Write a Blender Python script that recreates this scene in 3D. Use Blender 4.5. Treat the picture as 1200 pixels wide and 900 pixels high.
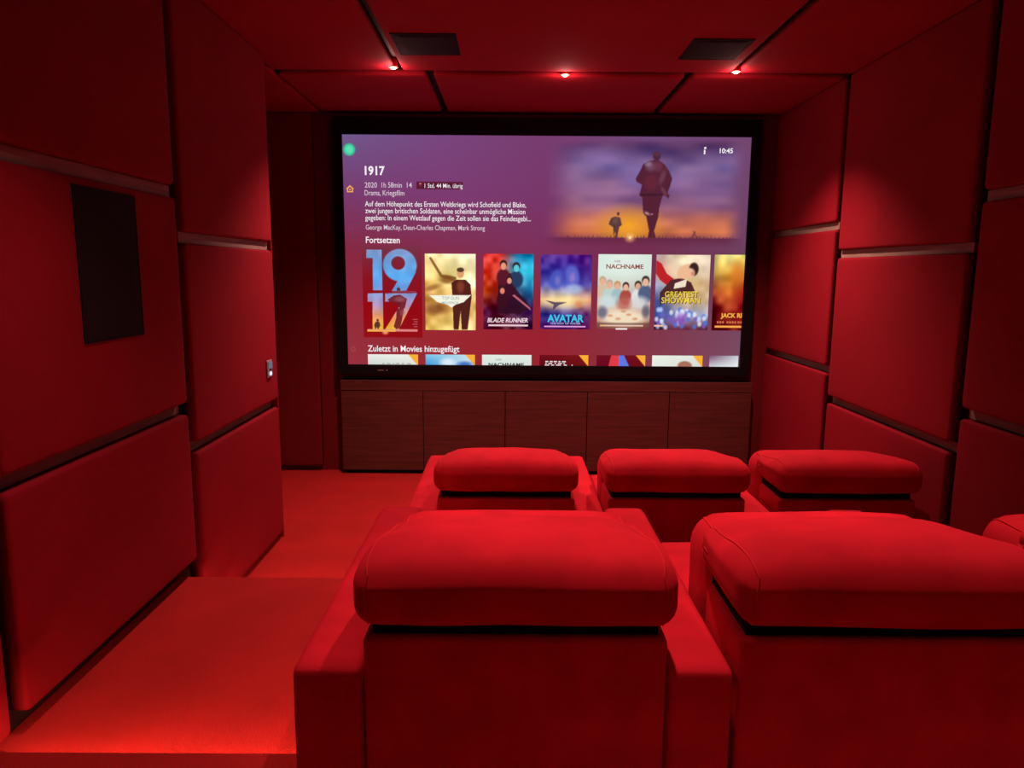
import bpy, bmesh, math, random
import numpy as np
from mathutils import Vector, Matrix, Euler
random.seed(4)
for o in list(bpy.data.objects): bpy.data.objects.remove(o)
S = bpy.context.scene
C = S.collection
R = math.radians
H0 = 1.70                      # height of the eye above the lowest floor level; z values below are given relative to the eye

# ------------------------------------------------------------------ camera, world, exposure, lights
FPX = 850.0
cam_d = bpy.data.cameras.new('camera'); cam = bpy.data.objects.new('camera', cam_d); C.objects.link(cam)
cam_d.sensor_width = 36; cam_d.lens = FPX/1200*36; cam_d.clip_start = .02
PITCH, YAW, ROLL = R(8.83), R(-0.13), R(0.40)
cam.matrix_world = (Matrix.Translation((0, 0, H0)) @ Matrix.Rotation(YAW, 4, 'Z')
                    @ Matrix.Rotation(R(90)-PITCH, 4, 'X') @ Matrix.Rotation(ROLL, 4, 'Z'))
S.camera = cam
w = bpy.data.worlds.new('world'); S.world = w; w.use_nodes = True
w.node_tree.nodes['Background'].inputs[0].default_value = (.5, .02, .03, 1)
w.node_tree.nodes['Background'].inputs[1].default_value = 0.0
S.view_settings.view_transform = 'Standard'; S.view_settings.look = 'None'
S.view_settings.exposure = 0.0; S.view_settings.gamma = 1.0; S.view_settings.use_curve_mapping = False

CEIL = 1.24                    # ceiling underside
WL, WR = -1.45, 2.12           # faces of the padded wall panels
YB, YF = -1.0, 6.07            # back and front wall
LOW, MID, TOP = -1.70, -1.40, -1.25
RED = (1.0, .40, .36)
# downlights: x, y, power, full cone angle
SPOTS = [(-.735, 4.72, 240, 112), (.335, 4.86, 35, 112), (1.392, 4.76, 270, 110),
         (-.735, 3.40, 20, 50), (.335, 3.40, 108, 56), (1.385, 3.40, 55, 46),
         (-.735, 2.02, 105, 86), (.335, 2.02, 180, 62), (1.385, 2.02, 155, 56),
         (-.735, -.26, 14, 90), (.335, -.26, 145, 92), (1.385, -.26, 125, 92)]  # this last row is added behind the camera to brighten the chair backs
def light(name, kind, loc, power, color=RED, rot=(0, 0, 0), parent=None, **k):
    d = bpy.data.lights.new(name, kind); d.energy = power; d.color = color
    for a, b in k.items(): setattr(d, a, b)
    o = bpy.data.objects.new(name, d); C.objects.link(o); o.location = loc; o.rotation_euler = rot
    if parent: o.parent = parent
    return o

# ------------------------------------------------------------------ materials
def lin(c):
    c = np.asarray(c, float)/255.0
    return np.where(c <= .04045, c/12.92, ((c+.055)/1.055)**2.4)
def mat(name, col, rough=.7, noise=0, nscale=5, bump=0, bscale=60, sheen=0, metal=0, stretch=None, dark=.6, spec=.3, detail=3):
    m = bpy.data.materials.new(name); m.use_nodes = True; nt = m.node_tree; b = nt.nodes['Principled BSDF']
    b.inputs['Base Color'].default_value = (*col, 1); b.inputs['Roughness'].default_value = rough
    b.inputs['Metallic'].default_value = metal; b.inputs['Specular IOR Level'].default_value = spec
    if sheen:
        b.inputs['Sheen Weight'].default_value = sheen; b.inputs['Sheen Roughness'].default_value = .45
        b.inputs['Sheen Tint'].default_value = (min(1, col[0]*1.7), col[1]*1.5, col[2]*1.5, 1)
    tc = nt.nodes.new('ShaderNodeTexCoord'); mp = nt.nodes.new('ShaderNodeMapping')
    nt.links.new(tc.outputs['Object'], mp.inputs[0])
    if stretch: mp.inputs['Scale'].default_value = stretch
    if noise:
        n = nt.nodes.new('ShaderNodeTexNoise'); n.inputs['Scale'].default_value = nscale; n.inputs['Detail'].default_value = detail
        r = nt.nodes.new('ShaderNodeValToRGB'); nt.links.new(mp.outputs[0], n.inputs['Vector'])
        r.color_ramp.elements[0].position = .35; r.color_ramp.elements[1].position = .68
        r.color_ramp.elements[0].color = (*[x*(1-noise*dark) for x in col], 1)
        r.color_ramp.elements[1].color = (*[min(1, x*(1+noise*.35)) for x in col], 1)
        nt.links.new(n.outputs['Fac'], r.inputs[0]); nt.links.new(r.outputs[0], b.inputs['Base Color'])
    if bump:
        n2 = nt.nodes.new('ShaderNodeTexNoise'); n2.inputs['Scale'].default_value = bscale; n2.inputs['Detail'].default_value = 4
        nt.links.new(mp.outputs[0], n2.inputs['Vector'])
        bp = nt.nodes.new('ShaderNodeBump'); bp.inputs['Strength'].default_value = bump; bp.inputs['Distance'].default_value = .01
        nt.links.new(n2.outputs['Fac'], bp.inputs['Height']); nt.links.new(bp.outputs[0], b.inputs['Normal'])
    return m
def emis(name, col, s=1.0):
    m = bpy.data.materials.new(name); m.use_nodes = True; nt = m.node_tree; nt.nodes.clear()
    e = nt.nodes.new('ShaderNodeEmission'); o = nt.nodes.new('ShaderNodeOutputMaterial')
    e.inputs[0].default_value = (*col, 1); e.inputs[1].default_value = s
    nt.links.new(e.outputs[0], o.inputs[0]); return m
def emis_attr(name='screen_picture'):
    m = emis(name, (1, 1, 1)); nt = m.node_tree
    a = nt.nodes.new('ShaderNodeAttribute'); a.attribute_name = 'picture'
    nt.links.new(a.outputs['Color'], nt.nodes['Emission'].inputs[0]); return m
M = dict(
    velvet=mat('red_velvet', (.49, .011, .025), .88, noise=.26, nscale=7, bump=.25, bscale=9, sheen=.22, spec=.15),
    piping=mat('red_piping', (.52, .009, .016), .85),
    wallfab=mat('red_wall_fabric', (.235, .0065, .016), .9, noise=.12, nscale=2.5, bump=.06, bscale=300, sheen=.10, spec=.15),
    ceilfab=mat('red_ceiling_fabric', (.31, .010, .022), .9, noise=.10, nscale=2, bump=.05, bscale=300, sheen=.1, spec=.15),
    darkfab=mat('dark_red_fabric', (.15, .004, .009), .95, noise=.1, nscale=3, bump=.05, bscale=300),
    carpet=mat('red_carpet', (.52, .020, .017), .95, noise=.18, nscale=4, bump=.8, bscale=420, sheen=.1, detail=8),
    backing=mat('dark_backing', (.020, .010, .010), .8),
    wood=mat('cabinet_wood', (.10, .028, .022), .55, noise=.4, nscale=6, stretch=(.5, 1, 9), bump=.05, bscale=20, detail=6),
    ledge=mat('bare_wood_batten', (.30, .27, .20), .75, noise=.4, nscale=8, stretch=(1, .4, 6)),
    black=mat('black_frame', (.004, .004, .005), .7, spec=.15),
    grille=mat('black_grille_cloth', (.006, .0065, .007), .9, noise=.5, nscale=400, bump=.2, bscale=500),
    under=mat('black_underside', (.008, .003, .004), .95, spec=.1),
    metal=mat('brushed_metal', (.55, .55, .6), .35, metal=.8),
    white=mat('white_plastic', (.75, .78, .85), .4),
    chrome=mat('lamp_ring', (.55, .08, .05), .35),
    picture=emis_attr(),
)

# ------------------------------------------------------------------ helpers
def link(name, me, m, parent=None, loc=(0, 0, 0), smooth=False, wn=False):
    if not isinstance(me, bpy.types.Mesh):
        bm = me; me = bpy.data.meshes.new(name); bmesh.ops.recalc_face_normals(bm, faces=bm.faces); bm.to_mesh(me); bm.free()
    if m and not me.materials: me.materials.append(m)
    o = bpy.data.objects.new(name, me); C.objects.link(o); o.location = loc
    if parent: o.parent = parent
    if smooth:
        for p in me.polygons: p.use_smooth = True
    if wn:
        md = o.modifiers.new('wn', 'WEIGHTED_NORMAL'); md.keep_sharp = True
    return o
def tag(o, label, cat, group=None):
    o['label'] = label; o['category'] = cat
    if group: o['group'] = group
    return o
def struct(o): o['kind'] = 'structure'; return o
def empty(name, loc, label, cat, group=None):
    o = bpy.data.objects.new(name, None); C.objects.link(o); o.location = loc; o.empty_display_size = .1
    return tag(o, label, cat, group)
def box_bm(x0, x1, y0, y1, z0, z1, bev=0, seg=2, bm=None):
    b = bmesh.new()
    bmesh.ops.create_cube(b, size=1)
    for v in b.verts: v.co = Vector(((x0+x1)/2+v.co.x*(x1-x0), (y0+y1)/2+v.co.y*(y1-y0), (z0+z1)/2+v.co.z*(z1-z0)))
    if bev: bmesh.ops.bevel(b, geom=b.edges[:], offset=bev, segments=seg, profile=.5, affect='EDGES')
    if bm is None: return b
    tmp = bpy.data.meshes.new('t'); b.to_mesh(tmp); b.free(); bm.from_mesh(tmp); bpy.data.meshes.remove(tmp); return bm
def box(name, x0, x1, y0, y1, z0, z1, m, parent=None, bev=0, seg=2, origin=None):
    """world box; z relative to the eye. origin = local origin to subtract (parent's location)"""
    ox, oy, oz = origin if origin else (0, 0, 0)
    return link(name, box_bm(x0-ox, x1-ox, y0-oy, y1-oy, z0+H0-oz, z1+H0-oz, bev, seg), m, parent, smooth=bool(bev), wn=bool(bev))
def rrect(w, h, r, n=5):
    pts = []
    for cx, cy, a0 in ((w/2-r, h/2-r, 0), (-w/2+r, h/2-r, 90), (-w/2+r, -h/2+r, 180), (w/2-r, -h/2+r, 270)):
        for k in range(n+1):
            a = R(a0+90*k/n); pts.append((cx+r*math.cos(a), cy+r*math.sin(a)))
    return pts
def pad_mesh(w, h, t, r=.022, bev=.014):
    """upholstered panel in its local XY plane, z from 0 to t, soft front edge and rounded corners"""
    bm = bmesh.new()
    rings = [(0, 0), (0, t-bev)]
    for k in range(1, 5):
        a = R(90*k/4); rings.append((bev*(1-math.cos(a)), t-bev+bev*math.sin(a)))
    rings.append((.05, t+.003))
    prev = None; first = None
    for ins, z in rings:
        vs = [bm.verts.new((x, y, z)) for x, y in rrect(w-2*ins, h-2*ins, max(.004, r-ins if ins < .04 else r))]
        if prev:
            for i in range(len(vs)): bm.faces.new((prev[i], prev[(i+1) % len(vs)], vs[(i+1) % len(vs)], vs[i]))
        else: first = vs
        prev = vs
    bm.faces.new(prev); bm.faces.new(first[::-1])
    return bm
def cushion_map(w, d, h, r, bulge=(0, 0, 0), wr=0, seed=0):
    """maps a point of the cube -1..1 onto a rounded box with slightly bulging faces, centred on the origin"""
    hw = (w/2, d/2, h/2); rnd = random.Random(seed); ph = [rnd.random()*6 for _ in range(6)]
    def f_(co):
        p = [0]*3
        for i in range(3):
            u = co[i]                       # denser sampling near the edges
            u = math.copysign(1-(1-abs(u))**1.6, u); p[i] = u*hw[i]
        inner = [max(-(hw[i]-r), min(hw[i]-r, p[i])) for i in range(3)]
        dv = Vector([p[i]-inner[i] for i in range(3)])
        q = Vector(inner)+(dv.normalized()*r if dv.length > 1e-6 else dv)
        f = [1-min(1, abs(q[i])/hw[i])**2.5 for i in range(3)]
        for i in range(3):
            j, k = (i+1) % 3, (i+2) % 3
            q[i] += math.copysign(1, q[i])*(bulge[i])*max(0, f[j])*max(0, f[k])*(1 if abs(q[i]) > hw[i]*.5 else 0)
        if wr:
            q.z += wr*(math.sin(q.x*23+ph[0]+2*math.sin(q.y*14+ph[1]))*math.sin(q.y*19+ph[2])*.6+math.sin(q.x*9+ph[3])*math.cos(q.y*11+ph[4]))
            q.y += wr*.7*math.sin(q.x*11+ph[5]+q.z*20)
        return q
    return f_
def cushion(w, d, h, r, bulge=(0, 0, 0), n=18, wr=0, seed=0):
    bm = bmesh.new(); bmesh.ops.create_cube(bm, size=2)
    bmesh.ops.subdivide_edges(bm, edges=bm.edges[:], cuts=n, use_grid_fill=True)
    f_ = cushion_map(w, d, h, r, bulge, wr, seed)
    for v in bm.verts: v.co = f_(v.co)
    return bm
def seam_loop(x, n=14):
    """points round the cube -1..1 at a fixed x"""
    t = [-1+2*k/n for k in range(n)]
    return [(x, a, 1) for a in t]+[(x, 1, -a) for a in t]+[(x, -a, -1) for a in t]+[(x, -1, a) for a in t]
def tube(pts, r, seg=6, closed=False, bm=None):
    bm = bm or bmesh.new(); rings = []; n = len(pts)
    for i, p in enumerate(pts):
        p = Vector(p); a = Vector(pts[i-1] if (i or closed) else pts[0]); b = Vector(pts[(i+1) % n] if (i < n-1 or closed) else pts[-1])
        t = (b-a).normalized(); u = t.cross(Vector((.31, .52, .8))).normalized(); v = t.cross(u)
        rings.append([bm.verts.new(p+r*(math.cos(2*math.pi*k/seg)*u+math.sin(2*math.pi*k/seg)*v)) for k in range(seg)])
    for i in range(n if closed else n-1):
        a, b = rings[i], rings[(i+1) % n]
        best = 0
        if closed and i == n-1:
            best = min(range(seg), key=lambda s: sum((a[k].co-b[(k+s) % seg].co).length for k in range(seg)))
        for k in range(seg): bm.faces.new((a[k], a[(k+1) % seg], b[(k+1+best) % seg], b[(k+best) % seg]))
    return bm
def cyl(bm, x, y, z0, z1, r0, r1=None, seg=24):
    r1 = r0 if r1 is None else r1
    a = [bm.verts.new((x+r0*math.cos(2*math.pi*k/seg), y+r0*math.sin(2*math.pi*k/seg), z0)) for k in range(seg)]
    b = [bm.verts.new((x+r1*math.cos(2*math.pi*k/seg), y+r1*math.sin(2*math.pi*k/seg), z1)) for k in range(seg)]
    for k in range(seg): bm.faces.new((a[k], a[(k+1) % seg], b[(k+1) % seg], b[k]))
    bm.faces.new(a[::-1]); bm.faces.new(b)

# ------------------------------------------------------------------ room shell
XL, XR, XA = WL-.07, WR+.07, -2.35            # backing planes; XA = far side of the recess beside the screen
struct(box('floor', XA-.1, XR, 3.0, YF+.1, LOW-.1, LOW, M['carpet']))
struct(box('floor_platform', XL, XR, 1.47, 3.17, LOW, MID, M['carpet'], bev=.006))
struct(box('floor_landing', WL+.003, -.51, 1.475, 1.73, MID, TOP, M['carpet'], bev=.006))
struct(box('floor_back', WL+.003, XR, YB, 1.47, LOW, TOP, M['carpet']))
struct(box('floor_step', WL+.002, -.51, 3.17, 3.44, LOW, (LOW+MID)/2, M['carpet'], bev=.006))
ceiling = struct(box('ceiling', XA-.1, XR+.1, YB-.1, YF+.1, CEIL+.05, CEIL+.12, M['backing']))
wall_left = struct(box('wall_left', XL-.08, XL, YB, 4.46, LOW, CEIL+.05, M['backing']))
wall_right = struct(box('wall_right', XR, XR+.08, YB, YF, LOW, CEIL+.05, M['backing']))
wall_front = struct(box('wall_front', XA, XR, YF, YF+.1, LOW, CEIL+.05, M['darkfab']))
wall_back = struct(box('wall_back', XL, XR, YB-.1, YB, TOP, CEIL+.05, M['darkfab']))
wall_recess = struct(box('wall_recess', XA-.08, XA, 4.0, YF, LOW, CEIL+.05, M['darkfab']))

def wall_pads(side, cols, parent):
    """cols: (y0, y1, [z breaks bottom..top]); leaves 5 cm joints"""
    g = .026; x = XL if side < 0 else XR
    for y0, y1, zs in cols:
        for a, b in zip(zs[:-1], zs[1:]):
            za = a+(g if a != zs[0] else 0); zb = b-(g if b != zs[-1] else 0)
            ya, yb = y0+.034, y1-.034
            bm = pad_mesh(yb-ya, zb-za, .07)
            rot = Matrix(((0, 0, 1), (1, 0, 0), (0, 1, 0))).to_4x4()     # local x->y, y->z, z->x
            if side > 0: rot = Matrix(((0, 0, -1), (-1, 0, 0), (0, 1, 0))).to_4x4()
            o = link('panel', bm, M['wallfab'], parent, smooth=True, wn=True)
            o.matrix_world = Matrix.Translation((x, (ya+yb)/2, (za+zb)/2+H0)) @ rot
        for b in zs[1:-1]:                                               # bare wood visible in the level joints
            t = .042 if b > 0 else .022; xx = (x, x+t) if side < 0 else (x-t, x)
            box('batten', xx[0], xx[1], y0+.03, y1-.03, b-g+.002, b+g-.002, M['ledge'], parent)
TOPZ = CEIL-.004
wall_pads(-1, [(YB, .73, [TOP+.04, -.82, .13, TOPZ]), (.73, 1.98, [MID+.05, -.62, .33, TOPZ]), (1.98, 3.25, [MID+.07, -.62, .33, TOPZ]),
               (3.25, 4.50, [LOW+.04, -.82, .14, TOPZ])], wall_left)
wall_pads(1, [(YB, .55, [TOP+.04, -.82, .13, TOPZ]), (.55, 1.97, [TOP+.04, -.82, .13, TOPZ]), (1.97, 3.39, [MID+.05, -.645, .35, TOPZ]),
              (3.39, 4.82, [LOW+.04, -.83, .125, TOPZ]), (4.82, 6.06, [LOW+.04, -.64, .31, TOPZ])], wall_right)
# end cap of the left wall and the dark fabric panels of the recess
box('end_panel', XL-.08, WL-.004, 4.468, 4.485, LOW+.002, CEIL, M['wallfab'], wall_left, bev=.004)
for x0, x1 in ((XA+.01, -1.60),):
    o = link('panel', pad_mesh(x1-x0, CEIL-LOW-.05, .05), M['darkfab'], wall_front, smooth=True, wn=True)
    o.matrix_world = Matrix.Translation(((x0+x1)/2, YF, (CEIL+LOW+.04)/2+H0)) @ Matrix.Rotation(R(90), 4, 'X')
# ceiling panels
def ceil_pad(x0, x1, y0, y1, m='ceilfab'):
    o = link('panel', pad_mesh(x1-x0, y1-y0, .05), M[m], ceiling, smooth=True, wn=True)
    o.matrix_world = Matrix.Translation(((x0+x1)/2, (y0+y1)/2, CEIL+.05+H0)) @ Matrix.Rotation(R(180), 4, 'X')
g = .022
for ya, yb, xs in ((4.86, 6.05, (XL, -.53, 1.13, XR)), (2.30, 4.86, (XL, -.71, 1.392, XR)), (-.26, 2.30, (XL, -.71, 1.392, XR)), (YB, -.26, (XL, XR))):
    for a, b in zip(xs[:-1], xs[1:]): ceil_pad(a+(g if a != XL else .01), b-(g if b != XR else .01), ya+.055, yb-.055)
ceil_pad(XA+.01, XL-.012, 4.50, 6.05)

# ------------------------------------------------------------------ downlights
SPL = {0: 'small red downlight where the left ceiling joint meets the cross joint',
       1: 'small red downlight in the middle of the cross ceiling joint',
       2: 'small red downlight where the right ceiling joint meets the cross joint'}
for k, q in enumerate(('left', 'middle', 'right')):
    SPL[3+k] = 'small red downlight above the front seat row, %s of three' % q
    SPL[6+k] = 'small red downlight above the rear seat row, %s of three' % q
    SPL[9+k] = 'added unseen red downlight behind the camera, %s of three' % q
for i, (x, y, pw, cone) in enumerate(SPOTS):
    t = empty('downlight', (x, y, CEIL+H0), SPL[i], 'light',
              'red ceiling downlights')
    bm = bmesh.new(); cyl(bm, 0, 0, -.004, .045, .030, .026)
    link('housing', bm, M['chrome'], t, smooth=False)
    bm = bmesh.new(); cyl(bm, 0, 0, -.012, -.0045, .012, .020, 20)
    link('bulb', bm, emis('bulb_glow', (1, .45, .28), 14), t)
    light('bulb_light', 'SPOT', (0, 0, -.03), pw, parent=t, spot_size=R(cone), spot_blend=1.0, shadow_soft_size=.025)
    if i < 3: light('bulb_spill', 'POINT', (0, -.02, -.035), 2.0, parent=t, shadow_soft_size=.012)

# ------------------------------------------------------------------ LED strips under the step nosings
def led(x0, x1, y, z, power, label):
    t = empty('step_light', ((x0+x1)/2, y, z+H0), label, 'light')
    link('diffuser', box_bm(-(x1-x0)/2, (x1-x0)/2, .001, .012, -.012, -.002), emis('led_glow', (1, .16, .06), 3), t)
    light('strip_light', 'AREA', (0, .016, -.012), power, color=(1, .36, .2), rot=(R(28), 0, 0), parent=t, shape='RECTANGLE', size=(x1-x0), size_y=.012)
led(WL+.03, -.53, 1.731, TOP-.012, 4.8, 'glowing strip light under the edge of the upper aisle step')
led(WL+.03, -.53, 3.171, MID-.012, 2.0, 'glowing strip light under the edge of the lower aisle step')
led(WL+.03, -.53, 3.441, (LOW+MID)/2-.012, 1.6, 'glowing strip light at the lowest aisle step by the floor')

# ------------------------------------------------------------------ speakers set in the panels, keypad
def speaker(name_label, cx, cy, cz, w, h, rot):
    t = empty('speaker', (cx, cy, cz+H0), name_label, 'speaker', 'flush black speakers'); t.rotation_euler = rot
    link('grille', pad_mesh(w-.008, h-.008, .006, r=.004, bev=.003), M['grille'], t, smooth=False)
    bm = bmesh.new()
    for a in ((-w/2, w/2, -h/2, -h/2+.005), (-w/2, w/2, h/2-.005, h/2), (-w/2, -w/2+.005, -h/2+.005, h/2-.005), (w/2-.005, w/2, -h/2+.005, h/2-.005)):
        box_bm(a[0], a[1], a[2], a[3], 0, .007, bm=bm)
    link('rim', bm, M['black'], t)
speaker('tall black speaker grille set flush in the left wall panel', WL+.001, 2.655, .01, .40, .53, (R(90), 0, R(90)))
speaker('square black ceiling speaker beside the left downlight', -.475, 4.25, CEIL-.001, .35, .38, (R(180), 0, 0))
speaker('square black ceiling speaker beside the right downlight', 1.135, 4.30, CEIL-.001, .33, .38, (R(180), 0, 0))
t = empty('wall_keypad', (WL+.003, 4.30, -.585+H0), 'small silver light switch keypad on the left wall panel near the screen', 'switch')
t.rotation_euler = (R(90), 0, R(90))
link('faceplate', pad_mesh(.085, .105, .010, r=.008, bev=.004), M['metal'], t, smooth=True, wn=True)
link('display', box_bm(-.030, .030, .002, .038, .0132, .0155), emis('keypad_screen', (.45, .5, .7), .3), t)
bm = bmesh.new(); cyl(bm, 0, -.028, .0132, .018, .014, .011); link('button', bm, emis('keypad_led', (.8, .85, 1), 1.1), t)

# ------------------------------------------------------------------ cabinet below the screen
CX0, CX1 = -1.41, 2.01
cab = empty('media_cabinet', ((CX0+CX1)/2, YF, LOW+H0), 'long dark red-brown wooden cabinet front under the screen', 'cabinet')
org = ((CX0+CX1)/2, YF, LOW+H0)
box('carcass', CX0, CX1, YF-.10, YF-.003, LOW+.03, -.90, M['backing'], cab, origin=org)
box('plinth', CX0+.01, CX1-.01, YF-.085, YF-.01, LOW, LOW+.03, M['black'], cab, origin=org)
box('top_rail', CX0, CX1, YF-.122, YF-.101, -.985, -.90, M['wood'], cab, bev=.002, origin=org)
dw = (CX1-CX0)/5
for k in range(5):
    box('door_panel', CX0+k*dw+.003, CX0+(k+1)*dw-.003, YF-.122, YF-.101, LOW+.035, -.991, M['wood'], cab, bev=.0015, origin=org)

# ------------------------------------------------------------------ screen
SY = YF-.10                                   # plane of the picture
SX0, SX1, SZ0, SZ1 = -1.346, 1.898, -.772, 1.062
scr = empty('projection_screen', ((SX0+SX1)/2, YF, (SZ0+SZ1)/2+H0), 'large wall screen in a black frame showing a film menu', 'screen')
sorg = ((SX0+SX1)/2, YF, (SZ0+SZ1)/2+H0)
bm = bmesh.new(); bw = .075
def fb(x0, x1, z0, z1):
    box_bm(x0-sorg[0], x1-sorg[0], SY-.03-sorg[1], -.003, z0+H0-sorg[2], z1+H0-sorg[2], bev=.004, bm=bm)
fb(SX0-bw, SX0+.002, SZ0-bw, SZ1+.13); fb(SX1-.002, SX1+bw, SZ0-bw, SZ1+.13); fb(SX0, SX1, SZ0-bw, SZ0+.002); fb(SX0, SX1, SZ1-.002, SZ1+.13)
link('frame', bm, M['black'], scr, smooth=True, wn=True)
bm = box_bm(SX0-sorg[0]+.25, SX0-sorg[0]+.30, SY-.032-YF, SY-.0302-YF, SZ0-.045+H0-sorg[2], SZ0-.040+H0-sorg[2])
box_bm(SX0-sorg[0]+.32, SX0-sorg[0]+.33, SY-.032-YF, SY-.0302-YF, SZ0-.047+H0-sorg[2], SZ0-.037+H0-sorg[2], bm=bm)
link('maker_mark', bm, M['metal'], scr)

def homog(src, dst):
    A = []; 
    for (x, y), (u, v) in zip(src, dst):
        A.append([x, y, 1, 0, 0, 0, -u*x, -u*y, -u]); A.append([0, 0, 0, x, y, 1, -v*x, -v*y, -v])
    return np.linalg.svd(np.array(A))[2][-1].reshape(3, 3)
HM = homog([(399, 158), (880, 163), (871, 430), (409, 429)], [(0, 0), (480, 0), (480, 270), (0, 270)])
def U(px, py):                                # layout of the picture on the screen, in screen units 480 x 270
    a = HM @ np.array([px, py, 1.0]); return a[0]/a[2], a[1]/a[2]
KX, KZ = (SX1-SX0)/480, (SZ1-SZ0)/270
def loc2(u, v, d):                            # screen units -> position relative to the screen's origin; d = layer in mm
    return (SX0+u*KX-sorg[0], SY-YF-d*.001, SZ1-v*KZ+H0-sorg[2])
class Pic:
    def __init__(s, w, h, res):
        s.w, s.h = w, h; s.nx, s.ny = int(w*res)+1, int(h*res)+1
        s.X, s.Y = np.meshgrid(np.linspace(0, w, s.nx), np.linspace(0, h, s.ny)); s.c = np.zeros((s.ny, s.nx, 3)); s.res = res
    def mix(s, a, col): a = np.clip(a, 0, 1)[..., None]*1.0; s.c = s.c*(1-a)+np.array(col, float)*a
    def grid(s, rows):
        rows = np.array(rows, float); m, n = rows.shape[:2]
        gy = s.Y/s.h*(m-1); gx = s.X/s.w*(n-1); i = np.clip(gy.astype(int), 0, m-2); j = np.clip(gx.astype(int), 0, n-2)
        fy = (gy-i)[..., None]; fx = (gx-j)[..., None]
        s.c = rows[i, j]*(1-fy)*(1-fx)+rows[i, j+1]*(1-fy)*fx+rows[i+1, j]*fy*(1-fx)+rows[i+1, j+1]*fy*fx
    def ell(s, x, y, rx, ry, col, a=1, soft=.15, ang=0):
        dx, dy = s.X-x, s.Y-y; c, n = math.cos(ang), math.sin(ang)
        d = np.sqrt(((dx*c+dy*n)/rx)**2+((-dx*n+dy*c)/ry)**2); s.mix(a*np.clip((1+soft-d)/(2*soft), 0, 1), col)
    def poly(s, pts, col, a=1):
        acc = 0
        for ox, oy in ((-.25, -.25), (.25, -.25), (-.25, .25), (.25, .25)):
            x, y = s.X+ox/s.res, s.Y+oy/s.res; ins = np.zeros(s.X.shape, bool); n = len(pts)
            for k in range(n):
                (x1, y1), (x2, y2) = pts[k], pts[(k+1) % n]
                if y1 == y2: continue
                ins ^= ((y1 > y) != (y2 > y)) & (x < (x2-x1)*(y-y1)/(y2-y1)+x1)
            acc = acc+ins
        s.mix(acc/4*a, col)
    def rect(s, x0, y0, x1, y1, col, a=1): s.poly([(x0, y0), (x1, y0), (x1, y1), (x0, y1)], col, a)
    def noise(s, amp, sc, seed=0, sx=1):
        r = np.random.RandomState(seed); t = 0
        for o in range(3):
            k = sc*2**o; gx, gy = int(s.w/k*sx)+3, int(s.h/k)+3; q = r.rand(gy, gx)
            x, y = s.X/k*sx, s.Y/k; i, j = y.astype(int), x.astype(int); fy, fx = y-i, x-j
            fy, fx = fy*fy*(3-2*fy), fx*fx*(3-2*fx)
            i, j = np.clip(i, 0, gy-2), np.clip(j, 0, gx-2)
            t = t+(q[i, j]*(1-fy)*(1-fx)+q[i, j+1]*(1-fy)*fx+q[i+1, j]*fy*(1-fx)+q[i+1, j+1]*fy*fx-.5)*(1 if o == 0 else .6)
        return t*amp
    def build(s, name, u0, v0, d, parent=None):
        V = np.stack([u0+s.X, v0+s.Y], -1).reshape(-1, 2)
        P = np.empty((len(V), 3)); P[:, 0] = SX0+V[:, 0]*KX-sorg[0]; P[:, 1] = SY-YF-d*.001; P[:, 2] = SZ1-V[:, 1]*KZ+H0-sorg[2]
        idx = np.arange(s.nx*s.ny).reshape(s.ny, s.nx)
        F = np.stack([idx[1:, :-1], idx[1:, 1:], idx[:-1, 1:], idx[:-1, :-1]], -1).reshape(-1, 4)
        me = bpy.data.meshes.new(name); me.vertices.add(len(P)); me.vertices.foreach_set('co', P.ravel())
        me.loops.add(F.size); me.loops.foreach_set('vertex_index', F.ravel())
        me.polygons.add(len(F)); me.polygons.foreach_set('loop_start', np.arange(0, F.size, 4)); me.update(calc_edges=True)
        a = me.attributes.new('picture', 'FLOAT_COLOR', 'POINT')
        col = np.ones((len(P), 4)); col[:, :3] = lin(np.clip(s.c, 0, 255)).reshape(-1, 3); a.data.foreach_set('color', col.ravel())
        return link(name, me, M['picture'], parent or scr)
# --- menu background
P = Pic(480, 270, 1)
P.grid([[(112, 88, 140), (120, 70, 125), (120, 60, 110), (115, 75, 125), (115, 70, 110)],
        [(120, 60, 110), (125, 60, 115), (120, 55, 105), (120, 65, 110), (112, 70, 108)],
        [(135, 40, 65), (130, 45, 75), (125, 48, 90), (115, 45, 75), (110, 65, 95)],
        [(150, 42, 58), (155, 38, 48), (150, 35, 50), (130, 50, 70), (115, 70, 95)],
        [(150, 50, 62), (155, 40, 48), (155, 35, 45), (135, 55, 72), (125, 75, 100)]])
# the sunset film still fades into the background at its left and lower edge
def zz(x, y): return U(630+x/4.615, 150+y/4.615)
sx0, sy0 = U(640, 163); gy = U(750, 279)[1]; sun = U(738, 266)
sky = P.c.copy()
t = np.clip((P.Y-sy0)/(gy-sy0), 0, 1)[..., None]
stops = [(0, (104, 70, 118)), (.28, (120, 98, 152)), (.52, (135, 96, 142)), (.68, (148, 98, 130)), (.80, (196, 112, 98)), (.94, (222, 124, 78)), (1, (165, 85, 80))]
for (a, ca), (b, cb) in zip(stops[:-1], stops[1:]):
    f = np.clip((t-a)/(b-a), 0, 1); m_ = (t >= a)
    sky = np.where(m_, np.array(ca)*(1-f)+np.array(cb)*f, sky)
n1 = P.noise(85, 24, 3, .55)[..., None]; n2 = P.noise(60, 9, 8, .4)[..., None]
sky = sky+n1*np.array([.8, .8, 1.0])*(1-t*.6)+n2*np.array([1, .7, .4])*.6
sd = np.sqrt(((P.X-sun[0])/46)**2+((P.Y-sun[1])/26)**2)[..., None]
sky = sky+(np.array([255, 175, 35])-sky)*np.clip(1.1-sd, 0, 1)*.95
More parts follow.
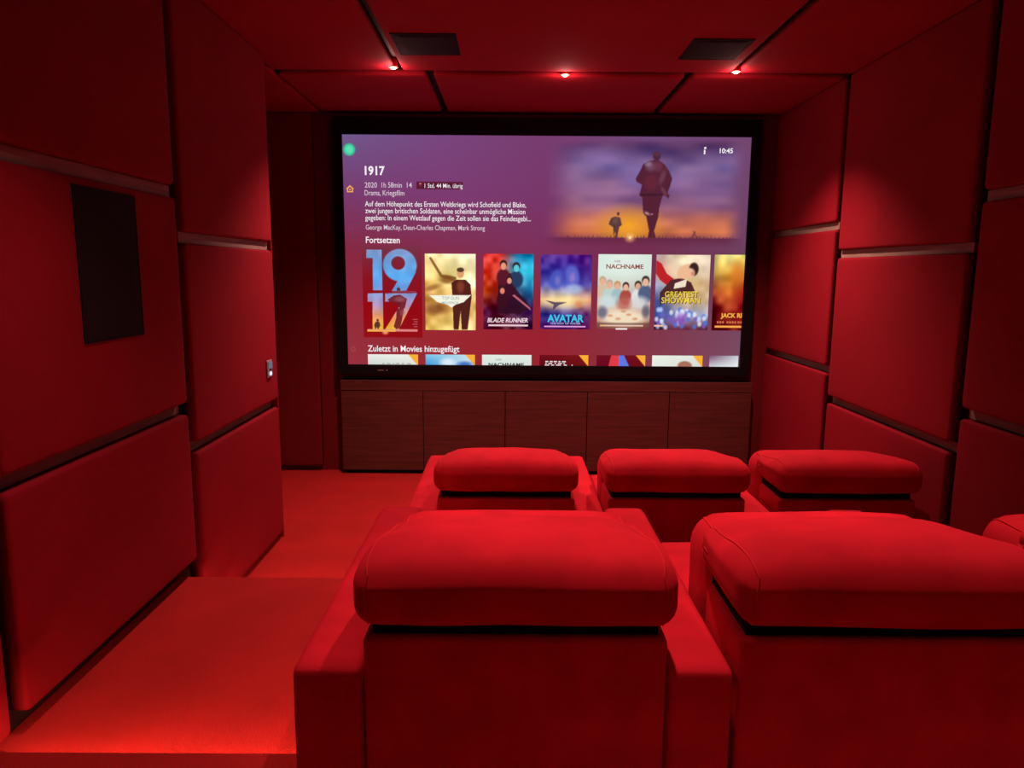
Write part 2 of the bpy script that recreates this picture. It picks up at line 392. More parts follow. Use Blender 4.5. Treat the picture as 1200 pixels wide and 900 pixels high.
fade = np.clip((P.X-sx0+4)/48, 0, 1)*np.clip((U(876, 200)[0]-P.X)/26, 0, 1)*np.clip((P.Y-1)/14, 0, 1)
fade = fade*fade*(3-2*fade)*.92
a = (fade*np.clip((gy+1-P.Y)/1.5, 0, 1))[..., None]
P.c = P.c*(1-a)+sky*a
gm = np.clip((P.Y-gy)/1.5, 0, 1)*np.clip((gy+12-P.Y)/10, 0, 1)*np.clip((P.X-sx0)/25, 0, 1)*np.clip((476-P.X)/20, 0, 1)
P.mix(gm*.75, (100, 38, 66))
r_ = random.Random(2)
for k in range(46):                           # grass blades on the horizon
    x = zz(160+k*20, 596)[0]+r_.random()*3; P.ell(x, gy-.3, .7, r_.uniform(.8, 2.6), (105, 50, 55), .7)
P.ell(*zz(850, 585), 1.2, 6, (95, 50, 60), .6, ang=.5); P.ell(*zz(860, 580), 1.0, 6, (95, 50, 60), .5, ang=-.5)
dk = (84, 34, 52)
P.poly([zz(*q) for q in [(600, 185), (655, 178), (690, 205), (715, 240), (732, 280), (722, 320), (708, 355), (720, 372), (712, 388), (695, 372), (682, 368), (664, 440), (662, 480), (640, 560), (650, 598), (605, 598), (612, 560), (596, 485), (578, 462), (572, 380), (556, 370), (570, 312), (540, 296), (535, 280), (560, 235), (575, 200)]], dk)
P.ell(*zz(647, 160), 4.6, 5.2, (80, 40, 60)); P.ell(*zz(647, 148), 5.2, 2.4, (88, 48, 66))
P.ell(*zz(615, 215), 5.5, 5, (140, 110, 140), .5, .5); P.ell(*zz(600, 200), 4, 3, (165, 150, 185), .5, .5); P.ell(*zz(655, 215), 5, 6, (120, 60, 80), .6, .4)
P.ell(*zz(620, 300), 8, 9, (105, 38, 58), .8, .4); P.ell(*zz(680, 270), 3, 8, (150, 100, 120), .35, .5, .3); P.ell(*zz(690, 350), 2, 6, (130, 80, 95), .5, .4, -.6)
P.poly([zz(*q) for q in [(560, 360), (685, 362), (683, 372), (560, 372)]], (64, 24, 40), .8)
P.ell(*zz(600, 466), 3.2, 1.4, (205, 160, 150), .8, .5, .5); P.ell(*zz(625, 470), 1.8, 1, (190, 140, 140), .6)
P.ell(*zz(630, 578), 1, 5, (120, 60, 60), .3)
P.poly([zz(*q) for q in [(425, 482), (455, 488), (466, 530), (452, 536), (440, 598), (432, 598), (430, 560), (424, 598), (417, 540), (393, 524), (405, 492)]], (92, 58, 62))
P.ell(*zz(444, 468), 1.8, 2.1, (90, 55, 62)); P.ell(*zz(430, 505), 3.4, 4, (112, 88, 70), .6, .4)
P.ell(*zz(510, 596), 4.5, 4, (255, 190, 110), .9, .8); P.ell(*zz(510, 596), 1.4, 1.4, (255, 235, 190), 1, .5)
# highlight card behind the first poster, badge behind the remaining time, side menu icons
hx0, hy0 = U(424, 290); hx1, hy1 = U(496, 396)
P.rect(hx0, hy0, hx1, hy1, (118, 44, 62), .55)
P.mix(np.clip((P.X-hx0)/3, 0, 1)*np.clip((hx1-P.X)/3, 0, 1)*np.clip((P.Y-hy0-4)/60, 0, 1)*np.clip((hy1-P.Y)/1.5, 0, 1)*.9, (146, 14, 24))
P.rect(*U(488, 213.5), *U(543.5, 223), (88, 18, 40), .85)
P.ell(*U(408, 176), 6.8, 6.8, (60, 205, 150)); P.ell(*U(408, 176), 4.3, 4.3, (90, 225, 175), 1, .12)
for py in (244, 267): P.rect(*U(408, py-4), *U(409, py+4), (140, 62, 100), .8); P.rect(*U(412, py-4), *U(413, py+4), (140, 62, 100), .8)
P.ell(*U(415, 411), 3, 3, (165, 75, 80), .8); P.ell(*U(415, 411), 1.8, 1.8, (150, 48, 58), 1)
P.build('menu_picture', 0, 0, 0)
# --- lettering: font curves turned into flat meshes
def text_mesh(s, bold=0.0):
    cu = bpy.data.curves.new('lettering', 'FONT'); cu.body = s; cu.offset = bold; cu.resolution_u = 3
    o = bpy.data.objects.new('t', cu); C.objects.link(o); bpy.context.view_layer.update()
    me = bpy.data.meshes.new_from_object(o.evaluated_get(bpy.context.evaluated_depsgraph_get())); bpy.data.objects.remove(o)
    return me
WHITE = emis('lettering_white', (.92, .86, .90)); SOFT = emis('lettering_soft', (.70, .58, .66))
def text(s, px, base, cap, width, m=WHITE, bold=.004, d=3, name='lettering', parent=None, slant=0, pt=None):
    """px, base = left end of the baseline, cap = height of the capitals, width = length; all in picture units"""
    me = text_mesh(s, bold)
    n = len(me.vertices); co = np.empty(n*3); me.vertices.foreach_get('co', co); co = co.reshape(-1, 3)
    mn, mx = co.min(0), co.max(0); capf = .70
    u0, v0 = U(px, base) if pt is None else pt
    x = (co[:, 0]-mn[0])/(mx[0]-mn[0])*width; y = co[:, 1]/capf*cap; x = x+slant*y
    co2 = np.stack([SX0+(u0+x)*KX-sorg[0], np.full(n, SY-YF-d*.001), SZ1-(v0-y)*KZ+H0-sorg[2]], -1)
    me.vertices.foreach_set('co', co2.ravel()); me.materials.clear()
    return link(name, me, m, parent or scr)
text('1917', 427, 205.5, 9.6, 23.5, bold=.03)
text('2020', 427, 220.5, 6, 14.5, SOFT); text('1h 58min', 447, 220.5, 6, 24, SOFT); text('14', 477, 220.7, 6, 6, SOFT)
text('1 Std. 44 Min. übrig', 498, 220.9, 5, 45, WHITE); text('*', 491.5, 221.8, 6, 3, emis('badge_mark', tuple(lin((235, 120, 110)))), bold=.05)
text('Drama, Kriegsfilm', 427, 229.6, 6, 47, SOFT)
text('Auf dem Höhepunkt des Ersten Weltkriegs wird Schofield und Blake,', 427.5, 242.5, 6, 191)
text('zwei jungen britischen Soldaten, eine scheinbar unmögliche Mission', 428, 250.5, 6, 190)
text('gegeben: In einem Wettlauf gegen die Zeit sollen sie das Feindesgebi...', 428, 258.7, 6, 197)
text('George MacKay, Dean-Charles Chapman, Mark Strong', 428.7, 269.8, 5.6, 142, SOFT)
text('Fortsetzen', 429, 285.5, 7.4, 40.5, bold=.014)
text('Zuletzt in Movies hinzugefügt', 432.5, 413.4, 7.4, 112, bold=.012)
text('10:45', 843, 181.3, 5.4, 15.5, bold=.02)
# microphone symbol beside the clock and house symbol in the side menu
def flat(polys, m, d, name, parent=None):
    bm = bmesh.new()
    for p in polys: bm.faces.new([bm.verts.new(loc2(*q, d)) for q in p])
    o = link(name, bm, m, parent or scr)
    if name == 'fine_print': o['kind'] = 'stuff'
    return o
a = U(825.5, 178.5)
flat([[(a[0]-.8, a[1]+4), (a[0]+.9, a[1]+4), (a[0]+.9, a[1]-1), (a[0]-.8, a[1]-1)], [(a[0]-.8, a[1]-2), (a[0]+1.8, a[1]-2), (a[0]+1.8, a[1]-4.2), (a[0]-.4, a[1]-4.2)]], WHITE, 3, 'status_icon')
a = U(409.5, 222)
OR = emis('icon_orange', tuple(lin((240, 165, 85))))
flat([[(a[0]-4.6, a[1]-.2), (a[0], a[1]-4.4), (a[0], a[1]-2.2), (a[0]-3.4, a[1]+1)], [(a[0]+4.6, a[1]-.2), (a[0]+3.4, a[1]+1), (a[0], a[1]-2.2), (a[0], a[1]-4.4)],
      [(a[0]-3.6, a[1]+.9), (a[0]-2.2, a[1]-.4), (a[0]-2.2, a[1]+4), (a[0]-3.6, a[1]+4)], [(a[0]+3.6, a[1]+.9), (a[0]+3.6, a[1]+4), (a[0]+2.2, a[1]+4), (a[0]+2.2, a[1]-.4)],
      [(a[0]-2.2, a[1]+4), (a[0]-2.2, a[1]+2.6), (a[0]+2.2, a[1]+2.6), (a[0]+2.2, a[1]+4)], [(a[0]-1, a[1]+1.6), (a[0]-1, a[1]), (a[0]+1, a[1]), (a[0]+1, a[1]+1.6)]], OR, 3, 'home_icon')
# --- posters; each a picture of its own with lettering on top
def poster(x0, y0, x1, y1, painter, res=1.6):
    (u0, v0), (u1, v1) = U(x0, y0), U(x1, y1); p = Pic(u1-u0, v1-v0, res); p.k = (u1-u0)/100.0
    painter(p); o = p.build('poster', u0, v0, 2); return o, u0, v0, u1-u0, v1-v0
def person(p, x, y, s, skin, cloth, hair=(50, 30, 30)):   # a plain small figure, s = head size, in percent units
    k = p.k; p.ell(x*k, (y+s*2.6)*k, s*1.5*k, s*1.9*k, cloth, 1, .15); p.ell(x*k, (y-s*.25)*k, s*.82*k, s*.95*k, hair); p.ell(x*k, (y+s*.15)*k, s*.62*k, s*.8*k, skin)
def p_pilot(p):
    p.grid([[(240, 215, 150), (250, 235, 180), (255, 245, 205)], [(225, 180, 90), (250, 225, 140), (255, 240, 185)], [(200, 140, 70), (215, 160, 80), (235, 190, 110)], [(230, 190, 90), (240, 210, 120), (245, 215, 140)]])
    p.c += p.noise(70, 9, 5)[..., None]; k = p.k
    p.poly([(8*k, 8*k), (12*k, 6*k), (34*k, 40*k), (62*k, 45*k), (60*k, 54*k), (30*k, 45*k)], (120, 75, 30), .8)
    p.ell(44*k, 50*k, 14*k, 8*k, (130, 75, 35), .8, .4); p.ell(14*k, 66*k, 16*k, 5*k, (150, 90, 45), .7, .5, -.3); p.ell(20*k, 108*k, 22*k, 10*k, (120, 65, 30), .7, .5)
    p.poly([(52*k, 56*k), (62*k, 50*k), (80*k, 50*k), (90*k, 60*k), (92*k, 84*k), (84*k, 148*k), (72*k, 148*k), (70*k, 110*k), (66*k, 148*k), (56*k, 148*k), (54*k, 86*k)], (84, 34, 28))
    p.ell(70*k, 64*k, 7*k, 11*k, (150, 70, 45), .7, .4); p.ell(70*k, 38*k, 7*k, 9*k, (225, 160, 110)); p.ell(70*k, 31*k, 7.2*k, 4.5*k, (90, 60, 40))
    p.poly([(8*k, 81*k), (91*k, 80*k), (76*k, 94*k), (60*k, 99*k), (52*k, 105*k), (44*k, 99*k), (24*k, 94*k)], (245, 245, 225))
def p_neon(p):
    p.grid([[(210, 40, 40), (225, 50, 40), (30, 110, 160), (30, 170, 215)], [(225, 60, 35), (200, 50, 40), (30, 170, 200), (40, 190, 225)], [(215, 90, 40), (150, 40, 40), (60, 80, 120), (30, 120, 170)], [(90, 25, 70), (80, 15, 40), (60, 20, 60), (70, 30, 100)], [(80, 15, 50), (80, 10, 25), (70, 10, 25), (60, 15, 60)]])
    p.c += p.noise(70, 7, 9)[..., None]; k = p.k
    p.poly([(28*k, 118*k), (30*k, 60*k), (40*k, 36*k), (64*k, 40*k), (66*k, 70*k), (98*k, 108*k), (70*k, 118*k)], (50, 15, 35), .92)
    person(p, 40, 23, 9, (235, 150, 120), (90, 25, 40)); person(p, 66, 27, 9, (90, 205, 220), (40, 60, 95))
    person(p, 52, 52, 7.5, (225, 150, 120), (60, 18, 40)); person(p, 38, 72, 7.5, (235, 130, 110), (60, 15, 30))
    p.poly([(58*k, 82*k), (62*k, 80*k), (94*k, 106*k), (96*k, 112*k)], (230, 120, 140), .8)
def p_sea(p):
    p.grid([[(70, 30, 120), (90, 40, 150), (85, 25, 120)], [(60, 50, 150), (60, 50, 160), (80, 35, 130)], [(110, 110, 195), (90, 100, 200), (95, 80, 170)], [(250, 205, 150), (250, 225, 150), (225, 150, 110)], [(60, 60, 150), (70, 60, 140), (110, 50, 110)], [(90, 30, 110), (80, 30, 110), (110, 30, 90)]])
    p.c += p.noise(50, 7, 4)[..., None]; k = p.k
    p.ell(31*k, 48*k, 12*k, 19*k, (75, 90, 190), .9, .25, .2); p.ell(62*k, 40*k, 13*k, 21*k, (95, 105, 205), .9, .25, -.2)   # plain blue blurs
    p.ell(33*k, 50*k, 5*k, 8*k, (150, 130, 205), .6, .6); p.ell(62*k, 44*k, 5*k, 9*k, (195, 140, 190), .5, .6); p.ell(66*k, 66*k, 14*k, 9*k, (175, 190, 225), .75, .4)
    p.ell(46*k, 92*k, 38*k, 9*k, (255, 225, 160), .7, .7); p.poly([(8*k, 88*k), (30*k, 92*k), (52*k, 92*k), (36*k, 98*k), (24*k, 108*k), (26*k, 97*k)], (75, 60, 90), .85)
    p.ell(75*k, 96*k, 6*k, 6*k, (235, 120, 60), .6, .7)
def p_family(p):
    p.grid([[(215, 235, 225), (228, 240, 230), (215, 232, 220)], [(215, 235, 225), (225, 236, 226), (212, 228, 215)], [(200, 190, 175), (205, 195, 180), (190, 180, 170)], [(215, 190, 165), (230, 205, 180), (190, 150, 130)], [(120, 60, 55), (150, 95, 80), (115, 55, 50)]])
    k = p.k
    for x, y, s, sk, cl, hr in ((9, 50, 8, (235, 175, 145), (215, 190, 160), (200, 170, 140)), (22, 56, 8, (235, 175, 150), (190, 210, 205), (190, 170, 150)), (37, 58, 7.5, (230, 175, 150), (160, 190, 195), (200, 150, 90)), (53, 60, 7.5, (235, 180, 150), (170, 75, 65), (70, 40, 35)), (76, 58, 8, (225, 165, 135), (225, 225, 225), (65, 45, 40)), (90, 50, 9, (235, 180, 150), (80, 95, 130), (60, 50, 50))): person(p, x, y, s, sk, cl, hr)
    p.ell(20*k, 88*k, 18*k, 11*k, (205, 222, 225), .9, .4); p.ell(78*k, 90*k, 18*k, 12*k, (215, 215, 215), .9, .4); p.ell(50*k, 92*k, 13*k, 13*k, (190, 100, 85), .8, .4)
    p.ell(50*k, 118*k, 46*k, 14*k, (245, 225, 195), .95, .3); p.ell(10*k, 108*k, 9*k, 11*k, (70, 80, 120), .7, .4); p.ell(92*k, 106*k, 7*k, 12*k, (70, 75, 110), .7, .4)
    for x, y in ((25, 114), (40, 120), (60, 112), (72, 120), (50, 106)): p.ell(x*k, y*k, 5*k, 2.5*k, (215, 150, 110), .8, .4)
    p.rect(0, 127*k, 100*k, 133*k, (110, 75, 65), .6)
def p_circus(p):
    p.grid([[(170, 150, 150), (245, 225, 185), (235, 215, 195)], [(190, 120, 100), (255, 240, 200), (225, 200, 175)], [(150, 160, 200), (230, 190, 120), (205, 170, 130)], [(60, 80, 150), (205, 170, 120), (215, 185, 150)], [(60, 90, 175), (150, 150, 200), (200, 205, 225)], [(80, 40, 60), (120, 50, 70), (90, 35, 50)]])
    k = p.k; p.c += p.noise(40, 8, 6)[..., None]
    p.poly([(0, 10*k), (10*k, 16*k), (20*k, 34*k), (34*k, 44*k), (24*k, 58*k), (8*k, 46*k), (0, 34*k)], (190, 35, 40))
    p.poly([(28*k, 46*k), (48*k, 42*k), (66*k, 50*k), (74*k, 66*k), (20*k, 74*k), (10*k, 96*k), (8*k, 70*k)], (80, 40, 45)); p.poly([(36*k, 52*k), (58*k, 44*k), (56*k, 58*k), (34*k, 62*k)], (240, 225, 200))
    p.ell(56*k, 30*k, 18*k, 12*k, (240, 185, 145), 1, .12, -.5); p.ell(70*k, 26*k, 9*k, 12*k, (60, 35, 35)); p.ell(62*k, 33*k, 10*k, 9*k, (240, 185, 150), 1, .2); p.ell(68*k, 34*k, 3*k, 4*k, (215, 140, 115))
    r = random.Random(1)
    for q in range(46):
        x, y = r.uniform(4, 98), r.uniform(100, 134); c = r.choice([(190, 215, 250), (70, 120, 220), (235, 240, 255), (120, 90, 190)]); p.ell(x*k, y*k, 3.5*k, 4.5*k, c, .75, .4)
    p.ell(50*k, 118*k, 10*k, 10*k, (140, 80, 180), .7, .5); p.rect(0, 138*k, 100*k, 160*k, (95, 30, 45), .8)
def p_fire(p):
    p.grid([[(240, 220, 130), (250, 240, 150), (250, 230, 110)], [(235, 190, 90), (235, 170, 60), (230, 150, 50)], [(150, 50, 30), (215, 110, 40), (200, 50, 35)], [(100, 10, 15), (130, 20, 20), (150, 20, 25)], [(90, 8, 14), (95, 8, 14), (100, 8, 14)]])
    p.c += p.noise(90, 9, 12)[..., None]*np.array([1, .8, .4]); k = p.k; p.ell(70*k, 55*k, 18*k, 30*k, (230, 120, 40), .6, .6)
rows = [(499, 298, 560.5, 388, p_pilot), (568.5, 298, 628, 387, p_neon), (636.5, 299, 696, 386.5, p_sea), (704, 298.5, 765, 386, p_family), (772, 299, 832.7, 387, p_circus), (840, 299, 875.2, 387.5, p_fire)]
PO = [poster(*q) for q in rows]
def on(i, s, x, y, cap, wdt, col, bold=.03, slant=0, d=3.2):
    o, u0, v0, w_, h_ = PO[i]
    text(s, 0, 0, cap, wdt*w_, emis('print', tuple(lin(col))), bold, d, 'title_lettering', o, slant, (u0+x*w_, v0+y*h_))
def bar(i, x0, x1, y, th, col, name='progress_bar'):
    o, u0, v0, w_, h_ = PO[i]
    flat([[(u0+x0*w_, v0+y*h_+th), (u0+x1*w_, v0+y*h_+th), (u0+x1*w_, v0+y*h_), (u0+x0*w_, v0+y*h_)]], emis('bar', tuple(lin(col))), 3.2, name, o)
on(0, 'TOP GUN', .33, .60, 4, .34, (150, 175, 175), .01); on(0, 'MAVERICK', .33, .655, 3, .34, (150, 175, 175), .01)
on(1, 'BLADE RUNNER', .08, .905, 5.2, .82, (245, 215, 225), .025, .2); bar(1, .1, .9, .935, 2, (235, 200, 210))
on(2, 'AVATAR', .14, .90, 8.5, .72, (60, 200, 235), .03); on(2, 'THE WAY OF WATER', .2, .935, 2.2, .6, (190, 190, 235), .01); bar(2, .08, .9, .955, 1.6, (225, 160, 215))
on(3, 'NACHNAME', .15, .19, 5.2, .70, (150, 75, 60), .025); on(3, 'DER', .3, .105, 2.4, .12, (170, 130, 115), .01); bar(3, .06, .88, .945, 1.8, (225, 190, 170)); bar(3, .06, .16, .945, 1.8, (245, 170, 50)); bar(3, .36, .58, .99, 1.8, (245, 235, 235))
for dx, col in ((.012, (90, 40, 10)), (0, (240, 215, 70))):
    on(4, 'GREATEST', .18+dx, .555+dx*.5, 6.4, .62, col, .012 if dx == 0 else .03, d=3.2 if dx else 3.8); on(4, 'SHOWMAN', .12+dx, .64+dx*.5, 7, .72, col, .012 if dx == 0 else .03, d=3.2 if dx else 3.8)
bar(4, .0, .16, .935, 1.8, (250, 190, 150))
on(5, 'JACK RE', .27, .825, 5, .7, (245, 175, 70), .04); [bar(5, q, q+.055, .875, 2.6, (210, 110, 70), 'fine_print') for q in (.16, .24, .32, .46, .54, .62, .70, .80, .88)]; bar(5, .1, .94, .935, 2.3, (250, 175, 75))
# first, enlarged poster: big numerals filled with a dusk sky
HU0, HV0 = U(424, 289.5); HU1, HV1 = U(497.5, 397)
hp = Pic(HU1-HU0, HV1-HV0, 2.2); hp.grid([[(122, 48, 66), (120, 50, 72)], [(140, 20, 32), (135, 22, 38)], [(150, 10, 18), (148, 10, 20)], [(150, 14, 22), (148, 14, 22)]])
def hz(x, y): a = U(390+x/4.8, 280+y/4.8); return (a[0]-HU0, a[1]-HV0)
def zs(pts): return [hz(*q) for q in pts]
base = hp.c.copy(); gx_, gy_ = hp.X, hp.Y
def fill(shape, stops):
    """fill a boolean-soft shape with a vertical run of colours"""
    y0, y1 = hz(300, stops[0][0])[1], hz(300, stops[-1][0])[1]; col = np.zeros(hp.c.shape)
    for k in range(3): col[..., k] = np.interp(gy_, [hz(300, q[0])[1] for q in stops], [q[1][k] for q in stops])
    n = hp.noise(26, 8, 5)[..., None]; m = shape[..., None]; hp.c = hp.c*(1-m)+(col+n)*m
def mask(draw):
    keep = hp.c; hp.c = np.zeros(keep.shape); draw(); m = hp.c[..., 0]/255.; hp.c = keep; return m
def nine():
    W_ = (255, 255, 255); Z_ = (0, 0, 0)
    x, y = hz(382, 152); hp.ell(x, y, 97/4.8, 92/4.8, W_, 1, .04)
    hp.poly(zs([(338, 296), (420, 296), (474, 190), (400, 190)]), W_); x, y = hz(372, 140); hp.ell(x, y, 40/4.8, 38/4.8, Z_, 1, .08)
    hp.poly(zs([(190, 65), (277, 65), (284, 294), (230, 294), (226, 112), (190, 112)]), W_)
def seventeen():
    W_ = (255, 255, 255)
    hp.poly(zs([(200, 312), (285, 310), (291, 515), (230, 515), (228, 358), (200, 358)]), W_)
    hp.poly(zs([(300, 312), (482, 310), (380, 515), (302, 515), (398, 358), (300, 358)]), W_)
fill(mask(nine), [(65, (130, 155, 205)), (140, (110, 165, 225)), (220, (90, 170, 240)), (296, (120, 160, 225))])
fill(mask(seventeen), [(310, (135, 160, 215)), (380, (180, 150, 190)), (450, (235, 150, 90)), (515, (245, 195, 60))])
DR_ = (112, 26, 38)
for q in ([(350, 322), (385, 318), (425, 342), (414, 392), (392, 408), (366, 372), (330, 362), (312, 348)], [(366, 395), (408, 398), (396, 470), (386, 508), (366, 515), (350, 500), (364, 450)]): hp.poly(zs(q), DR_, .9)
hp.ell(*hz(376, 290), 2.2, 2.6, (90, 50, 60)); hp.ell(*hz(385, 345), 6, 3, (170, 110, 120), .5, .5); hp.ell(*hz(400, 420), 3, 4, (160, 90, 100), .5, .5)
hp.poly(zs([(340, 296), (478, 298), (478, 306), (338, 306)]), (150, 95, 125), .5)
hp.ell(*hz(258, 464), 1.5, 1.8, (90, 55, 45)); hp.poly(zs([(246, 472), (238, 492), (246, 518), (254, 502), (262, 518), (274, 492), (268, 472)]), (90, 55, 45))
hp.rect(*hz(200, 514), *hz(487, 527), (222, 132, 132)); hp.rect(*hz(200, 518), *hz(362, 528), (245, 180, 70)); hp.ell(*hz(303, 532), 3.4, 2.4, (245, 170, 110), .9, .5)
for k, yy in enumerate((457, 470, 484, 498)): hp.rect(*hz(458+8*(k % 2), yy), *hz(487, yy+3), (190, 110, 120))
hp.build('poster', HU0, HV0, 1.5)
OR = emis('icon_orange', tuple(lin((240, 165, 85))))
# lower row, cut off by the edge of the screen
def low_paint(cols, corner):
    def f(p):
        p.grid(cols); k = p.k
        if corner: p.poly([(79*k, -1), (101*k, -1), (101*k, 24*k)], (250, 175, 50)) if corner == 1 else p.poly([(76*k, -1), (101*k, -1), (101*k, 30*k), (92*k, 22*k)], (250, 175, 50))
    return f
W1, W2 = (235, 240, 232), (205, 215, 210)
def lowp(x0, x1, cols, corner, extra=None):
    pv = U(x0, 416.8)[1]
    u0, u1 = U(x0, 424)[0], U(x1, 424)[0]; p = Pic(u1-u0, 269.7-pv, 1.6); p.k = (u1-u0)/100
    low_paint(cols, corner)(p)
    if extra: extra(p)
    return p.build('poster', u0, pv, 2), u0, pv, u1-u0, 269.7-pv
L = [lowp(432.7, 492.5, [[W1, W1], [W2, (225, 225, 215)]], 1), lowp(501.5, 560, [[(130, 200, 235), (200, 225, 235)], [(60, 150, 220), (225, 235, 240)]], 1, lambda p: (p.ell(45*p.k, 16*p.k, 14*p.k, 8*p.k, (240, 245, 250), .8, .5), p.ell(80*p.k, 20*p.k, 14*p.k, 6*p.k, (40, 90, 190), .8, .5))),
     lowp(568.5, 627, [[(225, 235, 228), (228, 236, 230)], [(215, 228, 222), (215, 226, 220)]], 0), lowp(636.5, 694, [[(110, 15, 25), (125, 20, 25)], [(95, 10, 20), (110, 15, 20)]], 1),
     lowp(703.7, 761, [[(110, 14, 30), (120, 14, 25)], [(105, 10, 35), (110, 10, 20)]], 1, lambda p: (p.poly([(30*p.k, 0), (46*p.k, 0), (46*p.k, 25*p.k), (24*p.k, 25*p.k)], (225, 60, 70)), p.poly([(46*p.k, 0), (56*p.k, 0), (68*p.k, 25*p.k), (46*p.k, 25*p.k)], (90, 120, 230)))),
     lowp(769, 828, [[W1, (225, 230, 222)], [(230, 235, 225), (215, 220, 210)]], 1, lambda p: (p.ell(65*p.k, 20*p.k, 14*p.k, 9*p.k, (170, 110, 90)))), lowp(836, 869.6, [[(120, 80, 110), (200, 205, 210)], [(200, 205, 215), (235, 240, 240)]], 0)]
DK = emis('print_dark', tuple(lin((60, 60, 60)))); GR = emis('print_grey', tuple(lin((165, 170, 168))))
def lo(i, s, x, cap, wdt, m, vo=-.3):
    o, u0, v0, w_, h_ = L[i]; text(s, 0, 0, cap, wdt*w_, m, .03, 3.2, 'title_lettering', o, 0, (u0+x*w_, v0+h_+vo))
lo(2, 'NACHNAME', .13, 4, .72, DK, 1.2)
def strokes(i, spans, up, th, m):              # half hidden, unreadable title strokes
    o, u0, v0, w_, h_ = L[i]
    flat([[(u0+a*w_, v0+h_-up+th), (u0+b*w_, v0+h_-up+th), (u0+b*w_, v0+h_-up), (u0+a*w_, v0+h_-up)] for a, b in spans], m, 3.2, 'fine_print', o)
strokes(0, [(.28, .33), (.37, .45), (.49, .52), (.55, .63), (.67, .72), (.78, .86)], 1.8, 1.4, GR)
WH = emis('print_white', (.8, .75, .75))
strokes(3, [(.12, .18), (.21, .27), (.29, .36), (.39, .43), (.46, .54)], 5.6, 1.4, WH); strokes(3, [(.12, .15), (.18, .26), (.31, .34), (.38, .46), (.49, .52)], 3.2, 1.2, WH)
strokes(3, [(.11, .2), (.24, .3), (.34, .44), (.5, .56), (.66, .68)], 1.2, 1.2, WH)
lo(2, 'DER', .28, 1.8, .12, GR, -6)

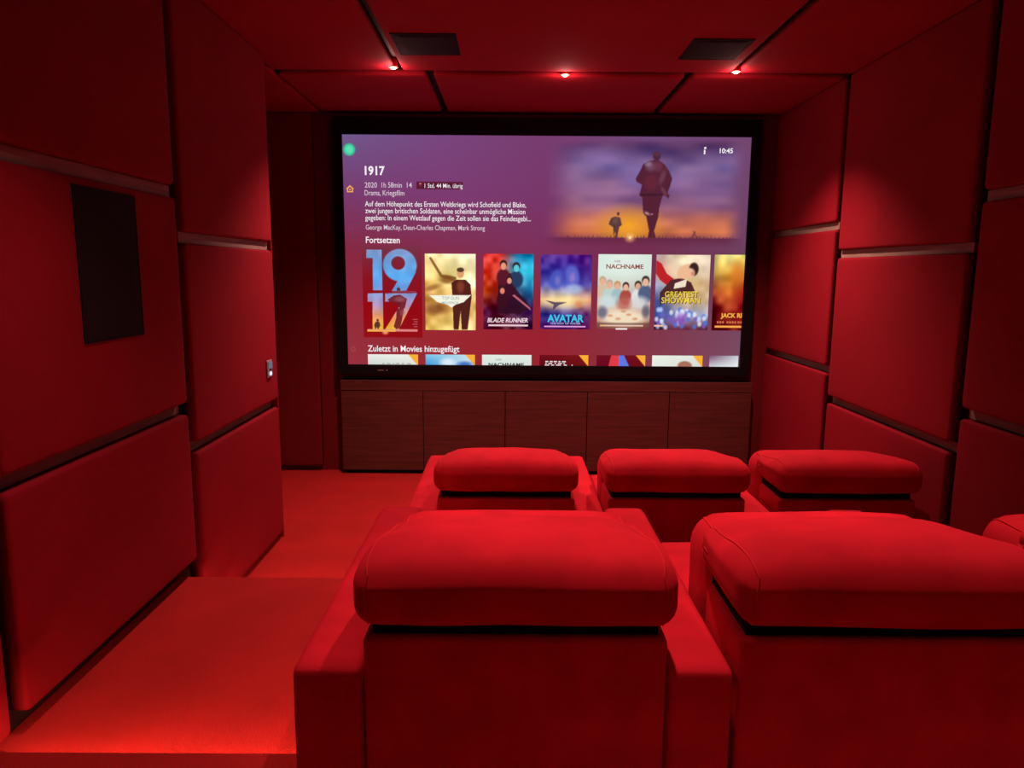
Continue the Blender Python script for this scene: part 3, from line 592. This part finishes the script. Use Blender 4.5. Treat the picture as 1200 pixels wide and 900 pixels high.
# ------------------------------------------------------------------ cinema armchairs
def build_chair(label, x, y, z, arms, group, seed):
    """x = seat centre, y = rear face, z = floor under it; arms: list of (x0, x1) relative to centre"""
    t = empty('cinema_armchair', (x, y, z+H0), label, 'armchair', group); sw = .342
    V, UN = M['velvet'], M['under']
    link('back_shell', box_bm(-sw+.002, sw-.002, .004, .30, .04, .592, bev=.012, seg=3), V, t, smooth=True, wn=True)
    link('headrest_hinge', box_bm(-sw+.02, sw-.02, .03, .31, .5925, .640), UN, t)
    link('base', box_bm(-sw+.03, sw-.03, .04, 1.10, 0, .038), UN, t)
    bm = cushion(.665, .80, .19, .05, (0, .01, .015), n=12, wr=.002, seed=seed+1)
    bmesh.ops.translate(bm, verts=bm.verts, vec=(0, .71, .315))
    link('seat_cushion', bm, V, t, smooth=True)
    link('seat_base', box_bm(-sw+.004, sw-.004, .30, 1.08, .04, .225, bev=.01), V, t, smooth=True, wn=True)
    link('footrest', box_bm(-sw+.01, sw-.01, 1.082, 1.16, .06, .38, bev=.03, seg=4), V, t, smooth=True, wn=True)
    cs = dict(w=.675, d=.25, h=.38, r=.085, bulge=(0, .012, .01), wr=.0025, seed=seed+2)    # front cushion of the backrest
    bm = cushion(n=16, **cs); bmesh.ops.translate(bm, verts=bm.verts, vec=(0, .435, .530))
    b = link('back_cushion', bm, V, t, smooth=True)
    hw, hd, hh = .71, .42, .150                                                              # headrest folded back over the shell
    yc, zc = -.04+hd/2, .631+.150/2
    def shape(c):                                                # front slopes away, the ends sink a little towards the front
        f = max(0, c.y+.05); e = abs(c.x)/(hw/2)
        c.z -= f*.13*(1 if c.z > 0 else .45)
        k = min(1, max(0, c.z/.06)); k = k*k*(3-2*k)
        c.z += k*(.010*(1-e*e)-(.030*max(0, e-.70)/.30)*min(1, max(0, c.y+.16)/.3)-(max(0, -.10-c.y)/.11)**2*.022)
        c.x *= 1-.05*max(0, c.y+.05)/.3
        return c
    ch = dict(w=hw, d=hd, h=hh, r=.050, bulge=(.004, .006, .010), wr=.0018, seed=seed)
    bm = cushion(n=22, **ch)
    for v in bm.verts: v.co = shape(v.co)
    bmesh.ops.translate(bm, verts=bm.verts, vec=(0, yc, zc))
    h = link('headrest', bm, V, t, smooth=True)
    for s in (-1, 1):                                            # sewn piping around each end
        fm = cushion_map(**ch); pts = []
        for q in seam_loop(s*.79):
            c = shape(fm(q)); pts.append((c.x, c.y+yc, c.z+zc))
        link('piping', tube(pts, .0026, 6, True), M['piping'], h, smooth=True)
        fm = cushion_map(**cs); pts = []
        for q in seam_loop(s*.79):
            c = fm(q); pts.append((c.x, c.y+.435, c.z+.530))
        link('piping', tube(pts, .0026, 6, True), M['piping'], b, smooth=True)
    for a0, a1 in arms:
        wd = a1-a0
        bm = cushion(wd, 1.20, .52, .022, (0, 0, .006), n=16, wr=.0012, seed=seed+5)
        for v in bm.verts:                                       # front top edge rolls over
            if v.co.z > .18 and v.co.y > .50: v.co.z -= ((v.co.y-.50)/.10)**2*.035
        bmesh.ops.translate(bm, verts=bm.verts, vec=((a0+a1)/2, .60, .2605))
        ar = link('armrest', bm, V, t, smooth=True)
        pts = [(a0+.012+(wd-.024)*k/8, .0045, .499+(.0 if 0 < k < 8 else -.006)) for k in range(9)]
        link('piping', tube(pts, .0028, 6), M['piping'], ar, smooth=True)
    return t
sp = .845
GA, GF = 'red armchairs in the rear row', 'red armchairs in the front row'
full = [(-.502, -.344), (.344, .492)]
build_chair('nearest red velvet armchair, seen whole from behind at the centre of the rear row', .015, 1.50, MID, full, GA, 1)
build_chair('rear-row red velvet armchair filling the lower right corner, right of the nearest one', .012+sp, 1.50, MID, [(.344, .485)], GA, 2)
build_chair('rear-row red velvet armchair by the right wall, only its headrest corner showing', .012+2*sp, 1.50, MID, [(.344, .405)], GA, 3)
build_chair('front-row red velvet armchair furthest left, beside the aisle, below the screen', -.018, 3.45, LOW, full, GF, 4)
build_chair('front-row red velvet armchair in the middle, between the aisle seat and wall seat', -.018+sp, 3.45, LOW, [(.344, .485)], GF, 5)
build_chair('front-row red velvet armchair furthest right, against the right wall panels', -.018+2*sp, 3.45, LOW, [(.344, .425)], GF, 6)
